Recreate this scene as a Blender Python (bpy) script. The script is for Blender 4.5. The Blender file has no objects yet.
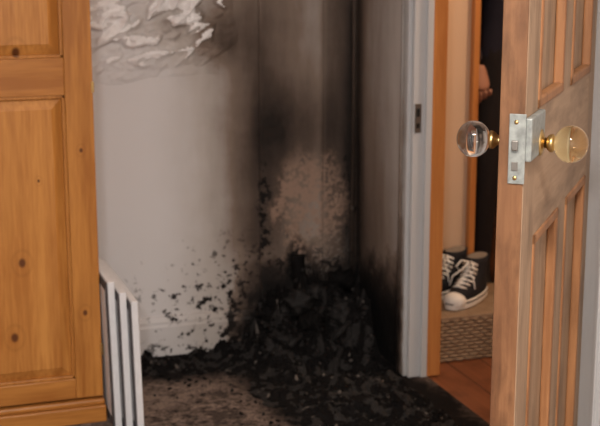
import bpy, bmesh, math, random
from mathutils import Vector, Matrix, noise
random.seed(7)
sc=bpy.context.scene
try: sc.view_settings.view_transform='Standard'
except Exception: pass

# ---------------------------------------------------------------- node helper
class E:
    def __init__(s,nt,k): s.nt=nt; s.k=k
    def m(s,op,o=None,o2=None,clamp=False):
        n=s.nt.nodes.new('ShaderNodeMath'); n.operation=op; n.use_clamp=clamp
        for i,v in enumerate((s,o,o2)):
            if v is None: continue
            if isinstance(v,E): s.nt.links.new(v.k,n.inputs[i])
            else: n.inputs[i].default_value=v
        return E(s.nt,n.outputs[0])
    def __add__(s,o): return s.m('ADD',o)
    __radd__=__add__
    def __sub__(s,o): return s.m('SUBTRACT',o)
    def __rsub__(s,o): return (s*-1.0)+o
    def __mul__(s,o): return s.m('MULTIPLY',o)
    __rmul__=__mul__
    def mx(s,o): return s.m('MAXIMUM',o)
    def mn(s,o): return s.m('MINIMUM',o)
    def cl(s): return s.m('ADD',0.0,clamp=True)
    def sm(s,a,b):
        n=s.nt.nodes.new('ShaderNodeMapRange'); n.interpolation_type='SMOOTHSTEP'
        s.nt.links.new(s.k,n.inputs[0]); n.inputs[1].default_value=a; n.inputs[2].default_value=b
        return E(s.nt,n.outputs[0])
    def g(s,c,w):
        d=(s-c)*(1.0/w); return (d*d*-1.0).m('EXPONENT')
class NT:
    def __init__(s,name,rough=.7,metal=0,spec=.3):
        s.mat=bpy.data.materials.new(name); s.mat.use_nodes=True
        s.nt=s.mat.node_tree; s.b=s.nt.nodes['Principled BSDF']
        s.b.inputs['Roughness'].default_value=rough; s.b.inputs['Metallic'].default_value=metal
        s.b.inputs['Specular IOR Level'].default_value=spec
        tc=s.nt.nodes.new('ShaderNodeTexCoord'); s.co=tc.outputs['Object']
        sp=s.nt.nodes.new('ShaderNodeSeparateXYZ'); s.nt.links.new(s.co,sp.inputs[0])
        s.x,s.y,s.z=[E(s.nt,o) for o in sp.outputs]
    def noise(s,scale,detail=4,rough=.55,stretch=None):
        n=s.nt.nodes.new('ShaderNodeTexNoise'); n.inputs['Scale'].default_value=scale
        n.inputs['Detail'].default_value=detail; n.inputs['Roughness'].default_value=rough
        if stretch:
            mp=s.nt.nodes.new('ShaderNodeMapping'); mp.inputs['Scale'].default_value=stretch
            s.nt.links.new(s.co,mp.inputs[0]); s.nt.links.new(mp.outputs[0],n.inputs[0])
        else: s.nt.links.new(s.co,n.inputs[0])
        return E(s.nt,n.outputs[0])-.5
    def mix(s,f,a,b):
        n=s.nt.nodes.new('ShaderNodeMix'); n.data_type='RGBA'
        if isinstance(f,E): s.nt.links.new(f.k,n.inputs[0])
        else: n.inputs[0].default_value=f
        for i,v in ((6,a),(7,b)):
            if isinstance(v,(tuple,list)): n.inputs[i].default_value=(*v,1)
            else: s.nt.links.new(v,n.inputs[i])
        return n.outputs[2]
    def ramp(s,f,stops):
        n=s.nt.nodes.new('ShaderNodeValToRGB'); s.nt.links.new(f.k,n.inputs[0])
        cr=n.color_ramp
        while len(cr.elements)<len(stops): cr.elements.new(.5)
        for e,(p,c) in zip(cr.elements,stops): e.position=p; e.color=(*c,1)
        return n.outputs[0]
    def color(s,c):
        if isinstance(c,(tuple,list)): s.b.inputs['Base Color'].default_value=(*c,1)
        else: s.nt.links.new(c,s.b.inputs['Base Color'])
    def bump(s,h,strength=.3,dist=.01):
        n=s.nt.nodes.new('ShaderNodeBump'); n.inputs['Strength'].default_value=strength
        n.inputs['Distance'].default_value=dist
        s.nt.links.new(h.k,n.inputs['Height']); s.nt.links.new(n.outputs[0],s.b.inputs['Normal'])

def plain(name,c,rough=.6,metal=0,var=.12,scale=30,spec=.3):
    t=NT(name,rough,metal,spec); n=t.noise(scale)
    t.color(t.mix((n*2+.5).cl(),tuple(v*(1-var) for v in c),tuple(min(1,v*(1+var)) for v in c)))
    return t.mat

def wood(name,light,dark,axis='z',knots=(),rough=.45,ks=1.0,spec=.35,knotc=(.11,.035,.010),stain=0):
    t=NT(name,rough,0,spec)
    st={'z':(9,9,.7),'x':(.7,9,9),'y':(9,.7,9)}[axis]
    n=t.noise(2.2*ks,5,.6,st); n2=t.noise(14*ks,3,.5,st); n3=t.noise(2.5,3)
    f=(n*3.2+.5+n2*1.6).cl()
    col=t.mix(f,dark,light)
    col=t.mix((n3*1.6+.4).cl(),col,tuple(a*.85 for a in light))
    if stain:
        n4=t.noise(9,5,.65,{'z':(1.6,1.6,.5),'x':(.5,1.6,1.6),'y':(1,1,1)}[axis])
        col=t.mix(((n4*5+.1).cl()*stain),col,tuple(a*.35 for a in dark))
    for (kx,kz,r) in knots:
        dx=t.x-kx; dz=(t.z-kz)*.75
        d=(dx*dx+dz*dz).m('SQRT')+n3*.006
        ring=d.m('MULTIPLY',260.0/ (r/.012)).m('SINE')*(1-d.sm(r*1.2,r*4))*.35
        col=t.mix(ring.cl(),col,tuple(a*.6 for a in dark))
        col=t.mix(1-d.sm(r*.4,r*1.2),col,knotc)
    t.color(col); t.bump(f,.08,.003)
    return t.mat

def sooty(name,base,rough=.75,k=1.0,fr=0):
    t=NT(name,rough,0,.2)
    n1=t.noise(3.2,4); n2=t.noise(16,5,.6); n3=t.noise(70,3,.6); n4=t.noise(38,4,.65); nv=t.noise(5,4,.6,(4,4,.7))
    s=t.x-t.y; z=t.z
    sw=s+n1*.16+n2*.02
    plume=sw.sm(-.74,-.36)*(.31+nv*.20)+s.sm(-.36,-.16)*.04
    band=(s+n1*.14).g(-.335,.11)*z.sm(.15,.40)*(1-z.sm(.70,1.55)*.8)*.36
    mid=(s+n1*.08).g(-.20,.18)*z.g(.74,.15)*.24
    strip=s.sm(-.135,-.10)*(1-s.sm(-.01,.0))*.20
    corner=s.g(.01,.055)*.34
    right=s.sm(0,.02)*(1-z.sm(.3,1.0))*.20
    fade=(1-sw.sm(.10,.5)*.60)
    low=(1-(z+n1*.25+n2*.16).sm(.14,.52))*(s+n1*.25+n2*.16).sm(-.54,-.34)
    low=low*(1-(s+n2*.1).sm(.38,.47)*.75)
    edge=(s+n2*.05).g(-.33,.050)*z.sm(.12,.3)*(1-z.sm(.55,.9))*(n3*6+n4*8+.70).cl()
    edge2=(s+n2*.04).g(-.03,.038)*(1-z.sm(.55,1.1))*(n3*5+n4*5+.85).cl()
    tops=(s.g(-.64,.20)*z.g(1.09,.10)*(n2*1.6+n1+.6).cl()*.30)+((s+n2*.06).g(-.47,.06)*(z+n2*.05).g(1.04,.07)*.22)
    hole=(s+n2*.04).g(-.21,.055)*(z+n2*.05).g(.26,.12)*1.3
    d=(plume+band+mid+corner+strip+right)*fade
    d=d.mx(low).mx(edge).mx(edge2).mx(hole)+tops
    d=((d+n2*.14*d)*k)
    if fr:
        d=d+(1-(s+n1*.05+n2*.03).sm(.405,.455))*(1-z.sm(.3,1.1)*.6)*fr
    d=d.cl()
    col=t.ramp(d,[(0,base),(.18,tuple(b*.74*q for b,q in zip(base,(1,.95,.89)))),(.42,(.225,.174,.142)),(.62,(.088,.064,.051)),(.80,(.022,.0165,.014)),(1,(.005,.0045,.0045))])
    ax=((s+n2*.16+n1*.16+.165)*(1/.125)); az=((z+n2*.14+n1*.12-.48)*(1/.20))
    pm=1-(ax*ax+az*az).sm(.35,1.35)
    sp=(n3*5+n4*4+n2*5+.58+(z-.50)*1.2).cl()
    col=t.mix((pm*sp).cl()*.82,col,(.33,.22,.165))
    wl=(s+n2*.10).g(-.11,.08)*(z+n2*.08).g(.28,.075)*(n4*9+n2*5+n3*3-.0).cl()
    col=t.mix(wl.cl()*.9,col,(.48,.41,.36))
    spk=(n4*18+n2*10+n1*5-1.75+s.sm(-.80,-.36)*2.2-z.sm(.1,.42)*1.5).cl()*s.sm(-.92,-.62)*(1-z.sm(.26,.48))*(1-s.sm(.0,.02))
    col=t.mix(spk.cl(),col,(.012,.009,.008))
    t.color(col); t.bump(n2*d+n3*.3*d+n1*.1,.5,.02)
    return t.mat

# ---------------------------------------------------------------- mesh helper
def link(ob,parent=None):
    sc.collection.objects.link(ob)
    if parent: ob.parent=parent
    return ob
def empty(name,loc=(0,0,0),rz=0,s=1):
    e=bpy.data.objects.new(name,None); e.location=loc; e.rotation_euler=(0,0,rz); e.scale=(s,s,s); e.empty_display_size=.1
    return link(e)
class MB:
    def __init__(s): s.bm=bmesh.new(); s.mats=[]
    def mi(s,m):
        if m not in s.mats: s.mats.append(m)
        return s.mats.index(m)
    def box(s,x0,x1,y0,y1,z0,z1,m,M=None,bev=0):
        vs=[s.bm.verts.new((x,y,z)) for x in (x0,x1) for y in (y0,y1) for z in (z0,z1)]
        if M: 
            for v in vs: v.co=M@v.co
        i=s.mi(m); fs=[]
        for q in ((0,1,3,2),(4,6,7,5),(0,4,5,1),(2,3,7,6),(0,2,6,4),(1,5,7,3)):
            f=s.bm.faces.new([vs[k] for k in q]); f.material_index=i; fs.append(f)
        if bev:
            es=list({e for f in fs for e in f.edges})
            r=bmesh.ops.bevel(s.bm,geom=es,offset=bev,segments=2,affect='EDGES',profile=.5)
            for f in r['faces']: f.material_index=i
        return s
    def frustum(s,x0,x1,z0,z1,y0,y1,ins,m):
        a=[(x0,y0,z0),(x1,y0,z0),(x1,y0,z1),(x0,y0,z1)]
        b=[(x0+ins,y1,z0+ins),(x1-ins,y1,z0+ins),(x1-ins,y1,z1-ins),(x0+ins,y1,z1-ins)]
        A=[s.bm.verts.new(v) for v in a]; B=[s.bm.verts.new(v) for v in b]; i=s.mi(m)
        for k in range(4):
            f=s.bm.faces.new([A[k],A[(k+1)%4],B[(k+1)%4],B[k]]); f.material_index=i
        f=s.bm.faces.new(B); f.material_index=i
        f=s.bm.faces.new(A[::-1]); f.material_index=i
    def lathe(s,prof,m,M,seg=32,smooth=True):
        i=s.mi(m); rings=[]
        for (r,h) in prof:
            if r<1e-5: rings.append([s.bm.verts.new(M@Vector((0,0,h)))])
            else: rings.append([s.bm.verts.new(M@Vector((r*math.cos(2*math.pi*k/seg),r*math.sin(2*math.pi*k/seg),h))) for k in range(seg)])
        for a,b in zip(rings,rings[1:]):
            for k in range(seg):
                k2=(k+1)%seg
                q=[a[k%len(a)],a[k2%len(a)],b[k2%len(b)],b[k%len(b)]]
                u=[]
                for v in q:
                    if v not in u: u.append(v)
                if len(u)>2:
                    f=s.bm.faces.new(u); f.material_index=i; f.smooth=smooth
    def rings(s,rs,m,smooth=True,cap=True):
        i=s.mi(m); R=[[s.bm.verts.new(p) for p in r] for r in rs]
        n=len(R[0])
        for a,b in zip(R,R[1:]):
            for k in range(n):
                f=s.bm.faces.new([a[k],a[(k+1)%n],b[(k+1)%n],b[k]]); f.material_index=i; f.smooth=smooth
        if cap:
            for r in (R[0][::-1],R[-1]):
                f=s.bm.faces.new(r); f.material_index=i
    def blob(s,c,r,m,sub=1,rough=.3,M=None,smooth=False,fr=1.7):
        res=bmesh.ops.create_icosphere(s.bm,subdivisions=sub,radius=1); i=s.mi(m)
        sd=Vector((random.random()*50,random.random()*50,random.random()*50))
        for v in res['verts']:
            k=1+rough*noise.noise(v.co*fr+sd)*2
            p=Vector((v.co.x*r[0]*k,v.co.y*r[1]*k,v.co.z*r[2]*k))
            if M: p=M@p
            v.co=p+Vector(c)
        for f in {f for v in res['verts'] for f in v.link_faces}: f.material_index=i; f.smooth=smooth
    def tube(s,pts,r,m,seg=8):
        pts=[Vector(p) for p in pts]; rs=[]
        for k,p in enumerate(pts):
            d=(pts[min(k+1,len(pts)-1)]-pts[max(k-1,0)]).normalized()
            up=Vector((0,0,1)) if abs(d.z)<.9 else Vector((1,0,0))
            a=d.cross(up).normalized(); b=d.cross(a)
            rr=r[k] if isinstance(r,(list,tuple)) else r
            rs.append([p+a*math.cos(2*math.pi*j/seg)*rr+b*math.sin(2*math.pi*j/seg)*rr for j in range(seg)])
        s.rings(rs,m)
    def done(s,name,parent=None,autos=False):
        bmesh.ops.recalc_face_normals(s.bm,faces=s.bm.faces[:])
        me=bpy.data.meshes.new(name); s.bm.to_mesh(me); s.bm.free()
        for m in s.mats: me.materials.append(m)
        return link(bpy.data.objects.new(name,me),parent)

# ---------------------------------------------------------------- materials
M_wall=sooty('painted_plaster_sooted',(.70,.685,.69))
M_skirt=sooty('skirting_paint_sooted',(.65,.635,.64),.5)
M_ceil=plain('ceiling_paint',(.7,.69,.67))
M_frame=sooty('white_gloss_paint',(.60,.62,.65),.35,.5,.5)
M_hallwall=plain('hall_paint',(.68,.48,.33),.8,0,.05,4)
M_dark=plain('unlit_room_and_joints',(.03,.024,.024),.9)  # near-black stands in for lack of light in far room; also floorboard joints
M_pineH=wood('hall_pine',(.58,.24,.07),(.38,.125,.03))
M_char=plain('charred_matter',(.0065,.006,.006),.95,0,.5,60,.08)
M_char2=plain('charcoal_sheen',(.013,.0115,.011),.75,0,.5,60,.25)
M_ash=plain('pale_ash',(.10,.085,.075),.9,0,.4,40)

t=NT('sooty_carpet',.95,0,.05)
n1=t.noise(4,4); n2=t.noise(22,5,.65); n3=t.noise(160,3); n4=t.noise(55,4,.65)
cx=t.x; cy=t.y
back=(1-(cy*-1.0+n1*.3+n2*.2).sm(.20,.32))*cx.sm(-1.0,-.85)
cent=(cx+.235+ (cy+.5)*.10)
spill=(1-((cent).m('ABSOLUTE')+n1*.30+n2*.22).sm(.22,.34))*(1-(cy*-1.0+n1*.3).sm(.95,1.2))
d=back.mx(spill)
dirt=(1-(cx*cx+(cy+.3)*(cy+.3)).m('SQRT').sm(.6,1.7))
col=t.mix((n3*3+n1+.5).cl(),(.15,.112,.095),(.28,.215,.185))
col=t.mix((n4*7+n2*3-.5).cl()*.6,col,(.44,.40,.38))
col=t.mix((dirt*(n1*3+n2*4+n4*3+.55)).cl()*.85,col,(.035,.027,.024))
col=t.mix((dirt*(n4*16+n2*8-1.4)).cl(),col,(.012,.01,.01))
col=t.mix(d.cl(),col,(.010,.009,.009))
t.color(col); t.bump(n2+n3*.8,.6,.01); M_floor=t.mat
M_hfloor=wood('hall_floorboards',(.25,.09,.04),(.14,.045,.018),'y',rough=.4,stain=.5)

# ---------------------------------------------------------------- room shell
FX=.06
b=MB()
b.box(-3.3,0,0,.12,0,2.5,M_wall)
b.box(-.350,-.122,-.010,.01,0,2.5,M_wall,bev=.006)
b.done('wall_back')
b=MB()
OY0,OY1=-.47,-1.52
WT=.10
b.box(0,WT,OY0,.12,0,2.5,M_wall); b.box(0,WT,OY1,OY0,2.06,2.5,M_wall); b.box(0,WT,-5.2,OY1,0,2.5,M_wall)
b.done('wall_right')
b=MB(); b.box(-3.42,-3.3,-5.2,.12,0,2.5,M_wall); b.done('wall_left')
b=MB(); b.box(-3.42,WT,-5.32,-5.2,0,2.5,M_wall); b.done('wall_front')
b=MB(); b.box(-3.42,2.2,-5.42,1.9,2.5,2.6,M_ceil); b.done('ceiling')
b=MB(); b.box(-3.42,FX,-5.32,.12,-.1,0,M_floor); b.done('floor')
b=MB(); b.box(FX,2.2,-5.42,1.9,-.1,-.004,M_hfloor)
for k in range(1,18): b.box(FX+k*.12,FX+.003+k*.12,-5.3,1.9,-.05,-.0035,M_dark)
b.done('floor_hall')
b=MB(); b.box(WT,.44,0,.1,0,2.5,M_hallwall); b.box(.44,1.30,0,.1,2.05,2.5,M_hallwall); b.box(1.30,2.1,0,.1,0,2.5,M_hallwall); b.done('wall_hall')
b=MB(); b.box(2.1,2.2,-5.32,1.9,0,2.5,M_hallwall); b.done('wall_hall_far')
b=MB(); b.box(WT,2.2,-5.42,-5.32,0,2.5,M_hallwall); b.done('wall_hall_end')
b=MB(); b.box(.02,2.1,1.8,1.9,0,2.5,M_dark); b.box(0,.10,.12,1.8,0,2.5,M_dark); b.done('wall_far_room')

def skirting(name,x0,x1,m):
    b=MB(); pr=[(0,0),(-.022,0),(-.022,.10),(-.018,.108),(-.018,.118),(-.009,.132),(0,.136)]
    rs=[]
    n=60
    for k in range(n+1):
        x=x0+(x1-x0)*k/n
        rs.append([Vector((x,y,z)) for y,z in pr])
    b.rings(rs,m,smooth=False); return b.done(name)
skirting('baseboard_back',-3.3,-.352,M_skirt)
b=MB()
def archi(y0,y1,zt,m):
    ya,yb=min(y0,y1),max(y0,y1)
    b.box(-.016,0,ya,yb,0,zt,m,bev=.003)
archi(-.420,-.468,2.12,M_frame)
b.box(-.022,-.016,-.433,-.420,0,2.12,M_frame,bev=.002)
archi(-1.522,-1.60,2.12,M_frame)
b.box(-.022,-.016,-1.60,-1.586,0,2.12,M_frame,bev=.002)
b.box(-.016,0,-1.522,-.468,2.05,2.12,M_frame,bev=.003)
b.box(-.005,.055,-.486,-.47,0,2.05,M_frame,bev=.002); b.box(-.005,.055,-1.52,-1.504,0,2.05,M_frame,bev=.002)
b.box(.034,.055,-.497,-.486,0,2.045,M_frame,bev=.002); b.box(.034,.055,-1.504,-1.493,0,2.045,M_frame,bev=.002)
b.box(-.005,.055,-1.504,-.486,2.03,2.06,M_frame)
b.box(.055,.102,-.495,-.455,0,2.05,M_pineH,bev=.002); b.box(.055,.102,-1.535,-1.495,0,2.05,M_pineH,bev=.002)
b.box(.055,.102,-1.495,-.495,2.03,2.07,M_pineH)
M_metal=plain('dull_steel',(.30,.29,.27),.4,.9)
M_hole=plain('keep_recess',(.01,.01,.01),.8)
b.box(.0,.022,-.4885,-.486,.79,.88,M_metal,bev=.001); b.box(.006,.016,-.4892,-.488,.84,.865,M_hole); b.box(.006,.016,-.4892,-.488,.805,.82,M_hole)
b.done('door_frame')
b=MB()
b.box(.422,.450,-.020,0,0,2.12,M_pineH,bev=.003); b.box(.424,.434,-.025,-.020,0,2.12,M_pineH,bev=.002)
b.box(1.28,1.34,-.020,0,0,2.12,M_pineH,bev=.003); b.box(.450,1.28,-.020,0,2.05,2.12,M_pineH)
b.box(.44,.450,0,.1,0,2.05,M_pineH); b.box(1.285,1.30,0,.1,0,2.05,M_pineH)
b.done('trim_hall_doorway')
b=MB(); M_pipe=sooty('pipe_paint_sooted',(.35,.34,.34),.5)
b.tube([(-.020,-.022,0.0),(-.020,-.022,2.5)],.008,M_pipe,12)
for z in (.45,1.3,1.9): b.tube([(-.020,-.022,z),(-.020,-.022,z+.02)],.012,M_pipe,12)
b.done('corner_pipe')

# blistered, torn paint on back wall
M_flap=plain('blistered_paint',(.88,.87,.87),.4,0,.08,20)
b=MB(); nx,nz=190,130; G={}
iw=b.mi(M_wall); ifl=b.mi(M_flap)
for i in range(nx+1):
    for j in range(nz+1):
        x=-.97+.58*i/nx; z=.90+.45*j/nz
        wob=.10*noise.noise(Vector((x*7,z*7,4)))
        ex=(i/nx-.46+wob)/.46; ez=min(0,(j/nz-.48+wob))/.42
        env=max(0,1-ex**4)*max(0,1-abs(ez)**2)*max(0,1-max(0,(j/nz-.85)/.15))
        p=Vector((x*12+z*4,z*21-x*8,2.2))
        bub=max(0,noise.noise(p)+.10); bub2=max(0,noise.noise(p*2.1+Vector((3,1,7)))+.05)
        bub3=max(0,noise.noise(p*4.5+Vector((1,5,2))))
        r=max(0,1-abs(noise.noise(p*.8+Vector((9,9,9))))*3.2)
        hgt=env*(min(bub,.22)**.7*.045+bub2*.020+bub3*.012*(bub>0)+r*r*.014*(bub>0))
        G[i,j]=(b.bm.verts.new((x,-.0005-hgt+(.001 if env<.03 else 0),z)),hgt)
for i in range(nx):
    for j in range(nz):
        q=[G[i,j],G[i+1,j],G[i+1,j+1],G[i,j+1]]
        f=b.bm.faces.new([v[0] for v in q]); f.smooth=True; f.material_index=ifl if sum(v[1] for v in q)/4>.0155 else iw
b.done('peeling_wall_paint')

# ---------------------------------------------------------------- wardrobe
KN=[(-1.195,1.075,.012),(-1.205,.490,.011),(-1.235,.275,.011),(-1.15,.72,.004),(-1.035,.33,.007),(-1.03,.80,.005)]
pl,pd=(.52,.225,.052),(.31,.108,.020)
M_pv=wood('orange_pine_upright',pl,pd,'z',KN,.36); M_ph=wood('orange_pine_rail',(.50,.21,.048),(.29,.098,.018),'x',(),.36)
M_pp=wood('orange_pine_panel',(.58,.26,.064),(.35,.125,.024),'z',KN,.36)
war=empty('pine_wardrobe')
X0,X1,YF=-1.93,-.986,-.535
b=MB()
b.box(X0+.01,X1-.010,YF+.022,-.03,.07,1.92,M_pv)
b.box(X0+.01,X1-.010,YF+.022,-.03,1.92,1.94,M_ph)
b.done('carcass',war)
b=MB()
b.box(X0-.004,X1+.001,YF-.014,-.03,0,.05,M_ph,bev=.004); b.box(X0-.002,X1-.001,YF-.006,-.03,.05,.068,M_ph,bev=.006)
b.done('plinth',war)
b=MB(); b.box(X0-.03,X1+.03,YF-.035,-.03,1.955,1.99,M_ph,bev=.008); b.box(X0-.01,X1+.01,YF-.015,-.03,1.93,1.955,M_ph,bev=.006); b.done('cornice',war)
def wdoor(x0,x1,nm):
    b=MB(); s=.078
    yb=YF+.02
    b.box(x0,x0+s,YF,yb,.075,1.925,M_pv,bev=.003); b.box(x1-s,x1,YF,yb,.075,1.925,M_pv,bev=.003)
    for z0,z1 in ((.075,.135),(.955,1.058),(1.85,1.925)):
        b.box(x0+s,x1-s,YF+.0005,yb,z0,z1,M_ph,bev=.002)
    for z0,z1 in ((.135,.955),(1.058,1.85)):
        b.frustum(x0+s+.003,x1-s-.003,z0+.003,z1-.003,YF+.019,YF+.003,.035,M_pp)
        for (a,c,d,e) in ((x0+s,x0+s+.009,z0,z1),(x1-s-.009,x1-s,z0,z1),(x0+s,x1-s,z0,z0+.009),(x0+s,x1-s,z1-.009,z1)):
            b.box(a,c,YF+.004,YF+.02,d,e,M_pv,bev=.002)
    return b.done(nm,war)
xm=(X0+X1)/2
wdoor(xm+.002,X1-.005,'door_leaf_a'); wdoor(X0+.006,xm-.002,'door_leaf_b')
b=MB(); M_brass=plain('aged_brass',(.60,.42,.18),.3,1,.15)
for x in (xm+.035,xm-.035): b.lathe([(0,0),(.012,0),(.008,.012),(.017,.022),(.016,.032),(0,.036)],M_ph,Matrix.Translation((x,YF,1.0))@Matrix.Rotation(math.pi/2,4,'X'),20)
b.box(X1-.010,X1-.002,YF-.004,YF+.002,.96,.99,M_brass,bev=.001); b.box(X1-.010,X1-.002,YF-.004,YF+.002,.20,.235,M_brass,bev=.001)
b.done('knobs_and_hinges',war)

# ---------------------------------------------------------------- canvases
M_cv=plain('canvas_white',(.66,.67,.70),.7,0,.05); M_cd=plain('canvas_gap_shade',(.07,.068,.075),.8)  # dark tone paints the shade in the gaps between canvases
for k,(x,y0,h) in enumerate(((-.965,-.63,.440),(-.939,-.66,.415),(-.913,-.69,.395))):
    b=MB(); lean=Matrix.Translation((x,0,0))@Matrix.Rotation(-.024,4,'Y')
    b.box(-.0095,.0095,y0,y0+.50,.003,h,M_cv,lean,.0025)
    b.box(-.0135,-.0095,y0+.006,y0+.49,.009,h-.006,M_cd,lean)
    b.box(-.0140,-.0090,y0+.03,y0+.46,.035,h-.03,M_cv,lean)
    b.done('leaning_canvas' if k==0 else 'leaning_canvas.%03d'%k)

# ---------------------------------------------------------------- debris heap
def hh(x,y):
    r=-y
    base=.135*math.exp(-(max(0,-x-.31)/.08)**2)*math.exp(-(max(0,r-.14)/.14)**2)
    low=.017*math.exp(-(abs(x+.24+(y+.5)*.10)/.24)**4)*math.exp(-(max(0,r-.70)/.22)**2)
    low2=.018*math.exp(-(max(0,-x-.76)/.05)**2)*math.exp(-(max(0,r-.13)/.08)**2)
    n=noise.fractal(Vector((x*9,y*9,0)),.7,2.1,6)
    n2=noise.noise(Vector((x*40,y*40,3))); n3=noise.noise(Vector((x*14,y*14,6)))
    return base*(1+.85*n+.15*n2+.5*n3)+ (low+low2)*(1+1.9*n+.8*n2)-.005
b=MB(); NX,NY=260,290; V={}
mi=b.mi(M_char); mi2=b.mi(M_char2); mi3=b.mi(M_ash)
for i in range(NX+1):
    for j in range(NY+1):
        x=-.88+.845*i/NX; y=-.034-1.05*j/NY
        V[i,j]=b.bm.verts.new((x,y,max(-.002,hh(x,y))))
for i in range(NX):
    for j in range(NY):
        q=[V[i,j],V[i,j+1],V[i+1,j+1],V[i+1,j]]
        if max(v.co.z for v in q)>.0012:
            f=b.bm.faces.new(q); rr=noise.noise(Vector((q[0].co.x*25,q[0].co.y*25,8)))
            f.material_index=mi2 if rr>.10 else mi
            if noise.noise(Vector((q[0].co.x*40,q[0].co.y*40,28)))>.58: f.material_index=mi3
for v in [v for v in b.bm.verts if not v.link_faces]: b.bm.verts.remove(v)
for k in range(1900):
    if k<600: x=-random.random()*.40; y=-.04-abs(random.gauss(0,.15))
    elif k<1550:
        y=-random.uniform(.05,1.03); x=-.24-(y+.5)*.10+random.gauss(0,.19)
    else: x=-random.uniform(.3,.86); y=-.04-abs(random.gauss(0,.12))
    if x>-.045: x=-.05-random.random()*.05
    h=max(0,hh(x,y)); s_=random.choice([.003,.004,.005,.007,.010]) * (1.25 if h>.06 else .85)
    M=Matrix.Rotation(random.random()*6,4,'Z')@Matrix.Rotation(random.random()*6,4,'X')
    y=min(y,-.03-s_*1.6); x=min(x,-.036-s_*1.6); x=max(x,-.87)
    m=M_char if random.random()<.7 else (M_char2 if random.random()<.90 else M_ash)
    b.blob((x,y,h+s_*.2),(s_,s_*random.uniform(.5,1),s_*random.uniform(.4,.8)),m,1,.4,M)
for k in range(26):
    x=-random.uniform(.09,.38); y=-random.uniform(.10,.25); s_=random.uniform(.022,.048)
    b.blob((x,y,max(.03,hh(x,y)-.005)),(s_,s_,s_*.85),random.choice([M_char,M_char2]),3,.5,None,True,3.2)
for (cx_,cy_,r_,zz) in ((-.10,-.22,.07,.10),(-.27,-.24,.075,.08),(-.16,-.15,.06,.15)):
    pts=[]
    for k in range(15):
        a=math.pi*(.05+.9*k/14); pts.append((cx_+r_*math.cos(a),cy_+.03*math.sin(a*2),zz-.05+r_*math.sin(a)+random.uniform(-.003,.003)))
    pts=[(min(p[0],-.05),p[1],p[2]) for p in pts]
    b.tube(pts,[.007+random.uniform(0,.006) for _ in pts],M_char2,8)
rs=[]
for k in range(24):
    u=k/23; z=u*.32; rr=.044*(1-u*.55)
    c0=Vector((-.215+.015*math.sin(u*5),-.075+.02*u,z)); ring=[]
    for j in range(20):
        a=2*math.pi*j/20; q=rr*(1+.5*noise.noise(Vector((math.cos(a)*1.6,math.sin(a)*1.6,u*7))))
        ring.append(c0+Vector((math.cos(a)*q*1.1,math.sin(a)*q*.75,0)))
    rs.append(ring)
b.rings(rs,M_char)
for k in range(16):
    x=-random.uniform(.08,.38); y=-random.uniform(.10,.33); L=random.uniform(.05,.12)
    M=Matrix.Translation((x,y,max(.02,hh(x,y))+.008))@Matrix.Rotation(random.uniform(0,3.1),4,'Z')@Matrix.Rotation(random.uniform(-.6,.6),4,'Y')
    e=L/2
    if x+e>-.04 or y+e>-.035: M=Matrix.Translation((min(0,-.042-e-x),min(0,-.04-e-y),0))@M
    b.box(-e,e,-.007,.007,-.004,.004,random.choice([M_char,M_char2]),M)
b.done('charred_debris_pile')

# ---------------------------------------------------------------- open door
D=empty('door_1',(-.012,-1.485,0),math.radians(230.9))
W,T,H=.87,.0225,2.0
dl,dd=(.46,.31,.20),(.28,.17,.10)
M_dv=wood('stripped_door_wood',dl,dd,'z',rough=.55,stain=.5); M_dh=wood('stripped_door_rail',dl,dd,'x',rough=.55,stain=.5)
M_de=wood('door_edge_wood',(.27,.13,.06),(.13,.055,.025),'z',rough=.5,stain=.7)
M_dm=wood('door_moulding_wood',(.42,.20,.085),(.24,.10,.04),'z',rough=.5,stain=.3)
b=MB(); st=.115; mu=.10
b.box(0,st,-T,T,.006,H,M_dv,bev=.002); b.box(W-st,W-.004,-T,T,.006,H,M_dv,bev=.002)
b.box(W-.004,W,-T+.001,T-.001,.006,H,M_de,bev=.0015)
xa=W/2-mu/2; xb=W/2+mu/2
rails=((.006,.22),(.86,1.09),(1.88,H))
for z0,z1 in rails: b.box(st,W-st,-T+.0004,T-.0004,z0,z1,M_dh)
for z0,z1 in ((.22,.86),(1.09,1.88)):
    b.box(xa,xb,-T+.0006,T-.0006,z0,z1,M_dv)
    for x0,x1 in ((st,xa),(xb,W-st)):
        b.box(x0,x1,-.006,.006,z0,z1,M_dv)
        for sgn in (1,-1):
            for (a,c,d,e) in ((x0,x0+.02,z0,z1),(x1-.02,x1,z0,z1),(x0,x1,z0,z0+.02),(x0,x1,z1-.02,z1)):
                ya,yb=sorted((.006*sgn,(T+.003)*sgn)); b.box(a,c,ya,yb,d,e,M_dm,bev=.004)
b.done('leaf',D)
M_paintm=plain('painted_lock_metal',(.30,.325,.315),.4,.3,.35,60)
def glass(nm,c):
    g=NT(nm,.02); g.b.inputs['Transmission Weight'].default_value=1; g.b.inputs['IOR'].default_value=1.5; g.b.inputs['Base Color'].default_value=(*c,1); return g.mat
M_gla=glass('knob_glass',(.94,.93,.90)); M_gla2=glass('knob_glass_brass_tint',(.93,.74,.40))  # second glass is tinted to imitate brass reflected in a clear knob
KZ=1.034; KX=W-.095
b=MB()
b.box(W,W+.003,-.004,T+.002,KZ-.058,KZ+.062,M_paintm,bev=.001)
b.box(W+.003,W+.010,.002,.013,KZ+.0,KZ+.018,M_metal,bev=.002)
b.box(W+.003,W+.0045,.002,.013,KZ-.035,KZ-.02,M_metal,bev=.0005)
for z in (KZ+.048,KZ-.048): b.lathe([(0,0),(.004,0),(.003,.0015),(0,.0015)],M_brass,Matrix.Translation((W+.003,.008,z))@Matrix.Rotation(math.pi/2,4,'Y'),12)
b.box(W-.13,W-.001,T,T+.012,KZ-.02,KZ+.055,M_paintm,bev=.003)
b.done('lock_plate',D)
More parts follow.
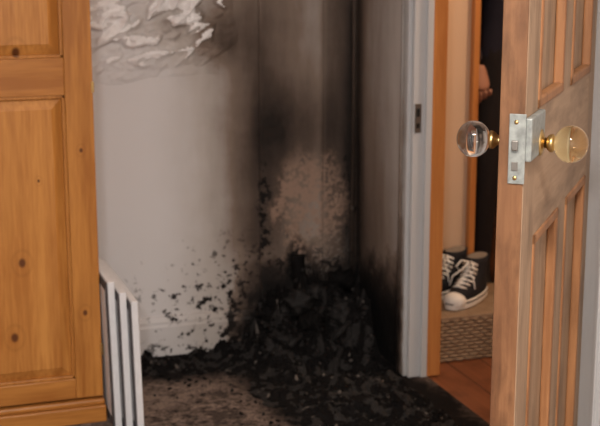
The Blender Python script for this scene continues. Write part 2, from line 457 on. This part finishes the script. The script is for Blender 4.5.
R=.0328
for sgn,nm in ((1,'knob_a'),(-1,'knob_b')):
    Mx=Matrix.Translation((KX,T*sgn,KZ))@Matrix.Rotation(-math.pi/2*sgn,4,'X')
    b=MB(); o=.010 if sgn==1 else 0
    b.lathe([(0,0),(.022,0),(.024,.003+o),(.018,.006+o),(.010,.008+o),(.009,.012+o),(.009,.021),(.013,.024),(.016,.028),(.0165,.034),(.010,.036),(0,.036)],M_brass,Mx,32)
    b.done(nm+'_brass_neck',D)
    b=MB(); pr=[]; c=.064
    for k in range(0,25):
        a=math.pi*k/24; pr.append((R*math.sin(a) if 0<k<24 else 0, c-R*.92*math.cos(a)))
    b.lathe(pr,M_gla2 if sgn==1 else M_gla,Mx,48); b.done(nm+'_glass',D)
b=MB()
for z in (.40,1.70):
    b.lathe([(0,-.045),(.007,-.045),(.007,.045),(0,.045)],M_metal,Matrix.Translation((-.004,T+.004,z)),12)
    b.box(0,.03,T,T+.002,z-.045,z+.045,M_metal)
b.done('hinges',D)

# ---------------------------------------------------------------- wicker box
t=NT('wicker',.7); n=t.noise(25); t.color(t.mix((n*2+.5).cl(),(.23,.15,.09),(.36,.25,.16))); M_wk=t.mat
wb=empty('wicker_basket',(.112,-.375,-.004))
BW,BD,BH=.46,.33,.150
b=MB()
b.box(.006,BW-.006,.006,BD-.006,.004,BH-.01,M_wk)
nr=12
perim=[(0,0),(BW,0),(BW,BD),(0,BD)]
for r in range(nr):
    z=.008+r*(BH-.016)/(nr-1); pts=[]
    for a in range(4):
        p=Vector((*perim[a],0)); q=Vector((*perim[(a+1)%4],0)); L=(q-p).length; n=int(L/.009)
        dr=(q-p).normalized(); out=Vector((dr.y,-dr.x,0))
        for k in range(n):
            s_=k/n; w_=math.sin(s_*L/.036*2*math.pi+(math.pi if r%2 else 0))
            pts.append(p.lerp(q,s_)+out*(w_*.004)+Vector((0,0,z)))
    pts.append(pts[0]); b.tube(pts,.0062,M_wk,6)
b.done('woven_sides',wb)
b=MB(); b.box(-.004,BW+.006,-.006,BD+.006,BH-.004,BH+.008,M_wk,bev=.004)
for k in range(30):
    x=.01+k*(BW-.02)/29; b.tube([(x,0,BH+.006),(x,BD,BH+.006)],.004,M_wk,6)
b.done('lid',wb)

# ---------------------------------------------------------------- sneakers
M_canvas=plain('black_canvas',(.014,.014,.018),.85); M_rub=plain('white_rubber',(.80,.78,.74),.45,0,.05); M_lace=plain('white_laces',(.88,.86,.82),.8)
M_in=plain('shoe_lining',(.25,.22,.19),.9); M_blk=plain('black_rubber',(.01,.01,.01),.5)
def outline(x0,x1,w,z,n=36,heel=.8):
    P=[]; L=x1-x0
    for k in range(n):
        a=2*math.pi*k/n; c=math.cos(a); s_=math.sin(a)
        x=x0+L*(.5+.5*math.copysign(abs(c)**.85,c))
        wid=w*(heel+(1-heel)*min(1,max(0,(x-x0)/(L*.65))))
        y=wid*math.copysign(abs(s_)**.8,s_)+.004*math.sin((x-x0)/L*3)
        P.append(Vector((x,y,z)))
    return P
def sneaker(name,toe,ang,z):
    E_=empty(name,(toe[0],toe[1],z),ang,.95)
    b=MB()
    b.rings([outline(-.285,.0,.046,0),outline(-.287,.002,.048,.004),outline(-.287,.002,.048,.026),outline(-.284,-.002,.045,.029)],M_rub,False)
    b.rings([outline(-.2885,.0035,.0495,.019),outline(-.2885,.0035,.0495,.023)],M_blk,False)
    b.done('sole',E_)
    b=MB()
    S=[(-.280,-.006,.043,.028),(-.281,-.012,.043,.045),(-.280,-.035,.041,.058),(-.278,-.085,.038,.070),(-.276,-.125,.036,.085),(-.275,-.150,.035,.105),(-.276,-.158,.036,.130),(-.279,-.160,.037,.152)]
    b.rings([outline(a,c,w_,zz,36,.85) for a,c,w_,zz in S],M_canvas)
    b.rings([outline(-.273,-.168,.030,.150),outline(-.273,-.168,.030,.1535)],M_in,False)
    b.done('upper',E_)
    b=MB()
    b.blob((-.034,.003,.026),(.037,.042,.032),M_rub,3,0,smooth=True)
    b.box(-.290,-.283,-.006,.006,.03,.14,M_rub,bev=.002)
    o=b.done('toe_cap',E_)
    for v in o.data.vertices: v.co.z=max(v.co.z,.003)
    b=MB()
    ys=[(-.070,.068),(-.092,.077),(-.112,.085),(-.130,.096),(-.143,.108),(-.150,.122),(-.153,.138)]
    for k,(x,zz) in enumerate(ys):
        wd=.021
        b.tube([(x-.012,-wd-.007,zz-.008),(x,-wd*.6,zz+.001),(x+.003,0,zz+.004),(x,wd*.6,zz+.001),(x-.012,wd+.007,zz-.008)],.0045,M_lace,6)
        if k<len(ys)-1:
            x2,z2=ys[k+1]
            b.tube([(x-.01,-wd,zz-.002),((x+x2)/2,0,(zz+z2)/2+.006),(x2-.01,wd,z2-.002)],.0034,M_lace,6)
    for sg in (1,-1):
        b.tube([(-.152,0,.142),(-.13,sg*.02,.150),(-.12,sg*.035,.128),(-.135,sg*.03,.112)],.0034,M_lace,6)
        b.tube([(-.152,0,.142),(-.125,sg*.012,.120),(-.105,sg*.04,.095),(-.10,sg*.05,.06)],.0032,M_lace,6)
    b.done('laces',E_)
sneaker('canvas_sneaker',(.165,-.205),math.radians(213),.159)
sneaker('canvas_sneaker',(.212,-.325),math.radians(219),.159)

# ---------------------------------------------------------------- person
M_skin=plain('skin',(.42,.21,.14),.5,0,.06); M_top=plain('dark_jumper',(.018,.016,.026),.9); M_trou=plain('dark_trousers',(.016,.012,.012),.9)
M_hair=plain('brown_hair',(.04,.02,.012),.7); M_shoe=plain('dark_shoes',(.015,.012,.01),.5); M_eye=plain('eye_white',(.7,.7,.68),.3); M_iris=plain('eye_iris',(.05,.03,.02),.3); M_lip=plain('lips',(.38,.14,.11),.5)
PP=empty('standing_person',(.765,.33,-.004),math.radians(-12))
def skin(name,vs,es,rad,matf,sub=2,root=0):
    me=bpy.data.meshes.new(name+'_src'); me.from_pydata(vs,es,[]); ob=bpy.data.objects.new(name+'_src',me); sc.collection.objects.link(ob)
    ob.modifiers.new('s','SKIN'); m2=ob.modifiers.new('u','SUBSURF'); m2.levels=sub; m2.render_levels=sub
    for i,r in enumerate(rad):
        sv=me.skin_vertices[0].data[i]; sv.radius=(r if isinstance(r,tuple) else (r,r)); sv.use_root=(i==root)
    dg=bpy.context.evaluated_depsgraph_get(); dg.update()
    nm=bpy.data.meshes.new_from_object(ob.evaluated_get(dg)); nm.name=name
    bpy.data.objects.remove(ob)
    nm.materials.clear(); ml=[]
    for p in nm.polygons:
        m=matf(p.center)
        if m not in ml: ml.append(m); nm.materials.append(m)
        p.material_index=ml.index(m); p.use_smooth=True
    return link(bpy.data.objects.new(name,nm),PP)
vs=[(0,0,.96),(0,.0,1.10),(0,.0,1.28),(0,.01,1.41),(0,.0,1.50),(0,-.005,1.58),
 (-.16,.01,1.41),(-.225,.04,1.12),(-.17,-.13,.92),(.16,.01,1.41),(.225,.04,1.13),(.235,-.04,.90),
 (-.09,0,.88),(-.10,-.015,.50),(-.105,.015,.10),(-.115,-.13,.045),(.09,0,.88),(.10,-.015,.50),(.105,.015,.10),(.115,-.13,.045)]
es=[(0,1),(1,2),(2,3),(3,4),(4,5),(3,6),(6,7),(7,8),(3,9),(9,10),(10,11),(0,12),(12,13),(13,14),(14,15),(0,16),(16,17),(17,18),(18,19)]
rad=[(.15,.11),(.135,.10),(.155,.11),(.12,.085),.052,.05,.066,.047,.030,.066,.047,.030,.088,.062,.045,.036,.088,.062,.045,.036]
def mf(c):
    if c.z>1.50: return M_skin
    if c.z<.085: return M_shoe
    if c.z<.95 and abs(c.x)<.16 and not (c.y<-.10 and c.z>.83): return M_trou
    if c.z<.84: return M_trou
    return M_top
skin('body',vs,es,rad,mf)
b=MB()
res=bmesh.ops.create_uvsphere(b.bm,u_segments=40,v_segments=28,radius=1); ms=b.mi(M_skin)
for v in res['verts']:
    x,y,z=v.co; jaw=1-.28*max(0,-z)**1.3
    nx=x*.076*jaw; ny=y*.096*(1-.1*max(0,-z)); nz=z*.118
    if y<0: 
        ny-=.016*math.exp(-(x/.16)**2)*math.exp(-((z+.15)/.16)**2)
        ny+=.007*math.exp(-((abs(x)-.38)/.17)**2)*math.exp(-((z-.03)/.12)**2)
        ny-=.006*math.exp(-(x/.3)**2)*math.exp(-((z+.8)/.15)**2)
    if y>0 and z<-.2: ny*=.85
    v.co=(nx,ny-.01,nz+1.655)
for f in b.bm.faces: f.smooth=True; f.material_index=ms
for sg in (1,-1):
    b.blob((sg*.029,-.088,1.660),(.013,.010,.009),M_eye,2,0,smooth=True); b.blob((sg*.029,-.0965,1.660),(.005,.003,.005),M_iris,2,0,smooth=True)
    b.blob((sg*.076,.0,1.650),(.008,.017,.030),M_skin,2,.1,smooth=True)
    b.tube([(sg*.015,-.103,1.683),(sg*.03,-.103,1.687),(sg*.045,-.094,1.682)],.0035,M_hair,6)
    b.tube([(0,-.108,1.600),(sg*.012,-.106,1.601),(sg*.024,-.099,1.598)],.005,M_lip,8)
b.done('head',PP)
b=MB(); res=bmesh.ops.create_uvsphere(b.bm,u_segments=36,v_segments=24,radius=1); mh=b.mi(M_hair)
for v in res['verts']:
    x,y,z=v.co; k=1+.03*noise.noise(v.co*6)
    v.co=(x*.084*k,y*.104*k+.006,z*.118*k+1.668)
kill=[v for v in b.bm.verts if (v.co.y<-.045 and v.co.z<1.715) or v.co.z<1.60 or (abs(v.co.x)>.06 and v.co.z<1.67 and v.co.y<.02)]
bmesh.ops.delete(b.bm,geom=kill,context='VERTS')
for f in b.bm.faces: f.smooth=True; f.material_index=mh
b.done('hair',PP)
def hand(nm,w0,dirv,side):
    d=Vector(dirv).normalized(); a=Vector((side,0,0)); a=(a-d*a.dot(d)).normalized(); nrm=d.cross(a).normalized()
    if nrm.y>0: nrm=-nrm
    w0=Vector(w0); curl=-nrm
    V=[w0-d*.03,w0+d*.03,w0+d*.075]; Ed=[(0,1),(1,2)]
    skin(nm+'_palm',[tuple(v) for v in V],Ed,[(.024,.022),(.036,.018),(.038,.015)],lambda c:M_skin)
    for k,(off,L) in enumerate(((-.028,.066),(-.0095,.075),(.0095,.070),(.028,.055))):
        p=w0+d*.07+a*(off*1.0); q=[p]
        ang=0.25
        for s_,l in enumerate((.42,.32,.26)):
            ang+=.35+.12*k; dd_=d*math.cos(ang)+curl*math.sin(ang); q.append(q[-1]+dd_*L*l)
        skin(nm+'_finger_%d'%(k+1),[tuple(v) for v in q],[(0,1),(1,2),(2,3)],[.0095,.0088,.008,.0068],lambda c:M_skin)
    p=w0+d*.02-a*.022; q=[p,p-a*.022+d*.022+curl*.010,p-a*.028+d*.050+curl*.02,p-a*.022+d*.070+curl*.028]
    skin(nm+'_thumb',[tuple(v) for v in q],[(0,1),(1,2),(2,3)],[.013,.011,.0095,.008],lambda c:M_skin)
hand('hand_right',(-.165,-.145,.89),(.12,-.28,-.95),1)
hand('hand_left',(.235,-.045,.88),(0,-.1,-1),-1)

# ---------------------------------------------------------------- lights
def area(name,loc,size,power,col,rot=(0,0,0)):
    l=bpy.data.lights.new(name,'AREA'); l.size=size; l.energy=power; l.color=col; l.shape='DISK'
    o=bpy.data.objects.new(name,l); o.location=loc; o.rotation_euler=rot; link(o)
area('ceiling_lamp',(-1.2,-3.7,2.42),.45,92,(1,.89,.79))
def pt(name,loc,r,power,col):
    l=bpy.data.lights.new(name,'POINT'); l.energy=power; l.color=col; l.shadow_soft_size=r
    o=bpy.data.objects.new(name,l); o.location=loc; link(o)
pt('hall_lamp',(1.1,-1.0,2.1),.1,46,(1,.70,.46))
pt('side_lamp',(-1.8,-4.2,1.7),.08,72,(1,.98,.97))

# ---------------------------------------------------------------- camera
cd=bpy.data.cameras.new('cam'); cd.sensor_width=36; cd.lens=78; cd.clip_start=.05
co=bpy.data.objects.new('camera',cd); co.location=(-1.604,-4.111,1.4); co.rotation_euler=(math.radians(77.7),0,math.radians(-18.8))
cd.dof.use_dof=True; cd.dof.focus_distance=2.28; cd.dof.aperture_fstop=8
link(co); sc.camera=co
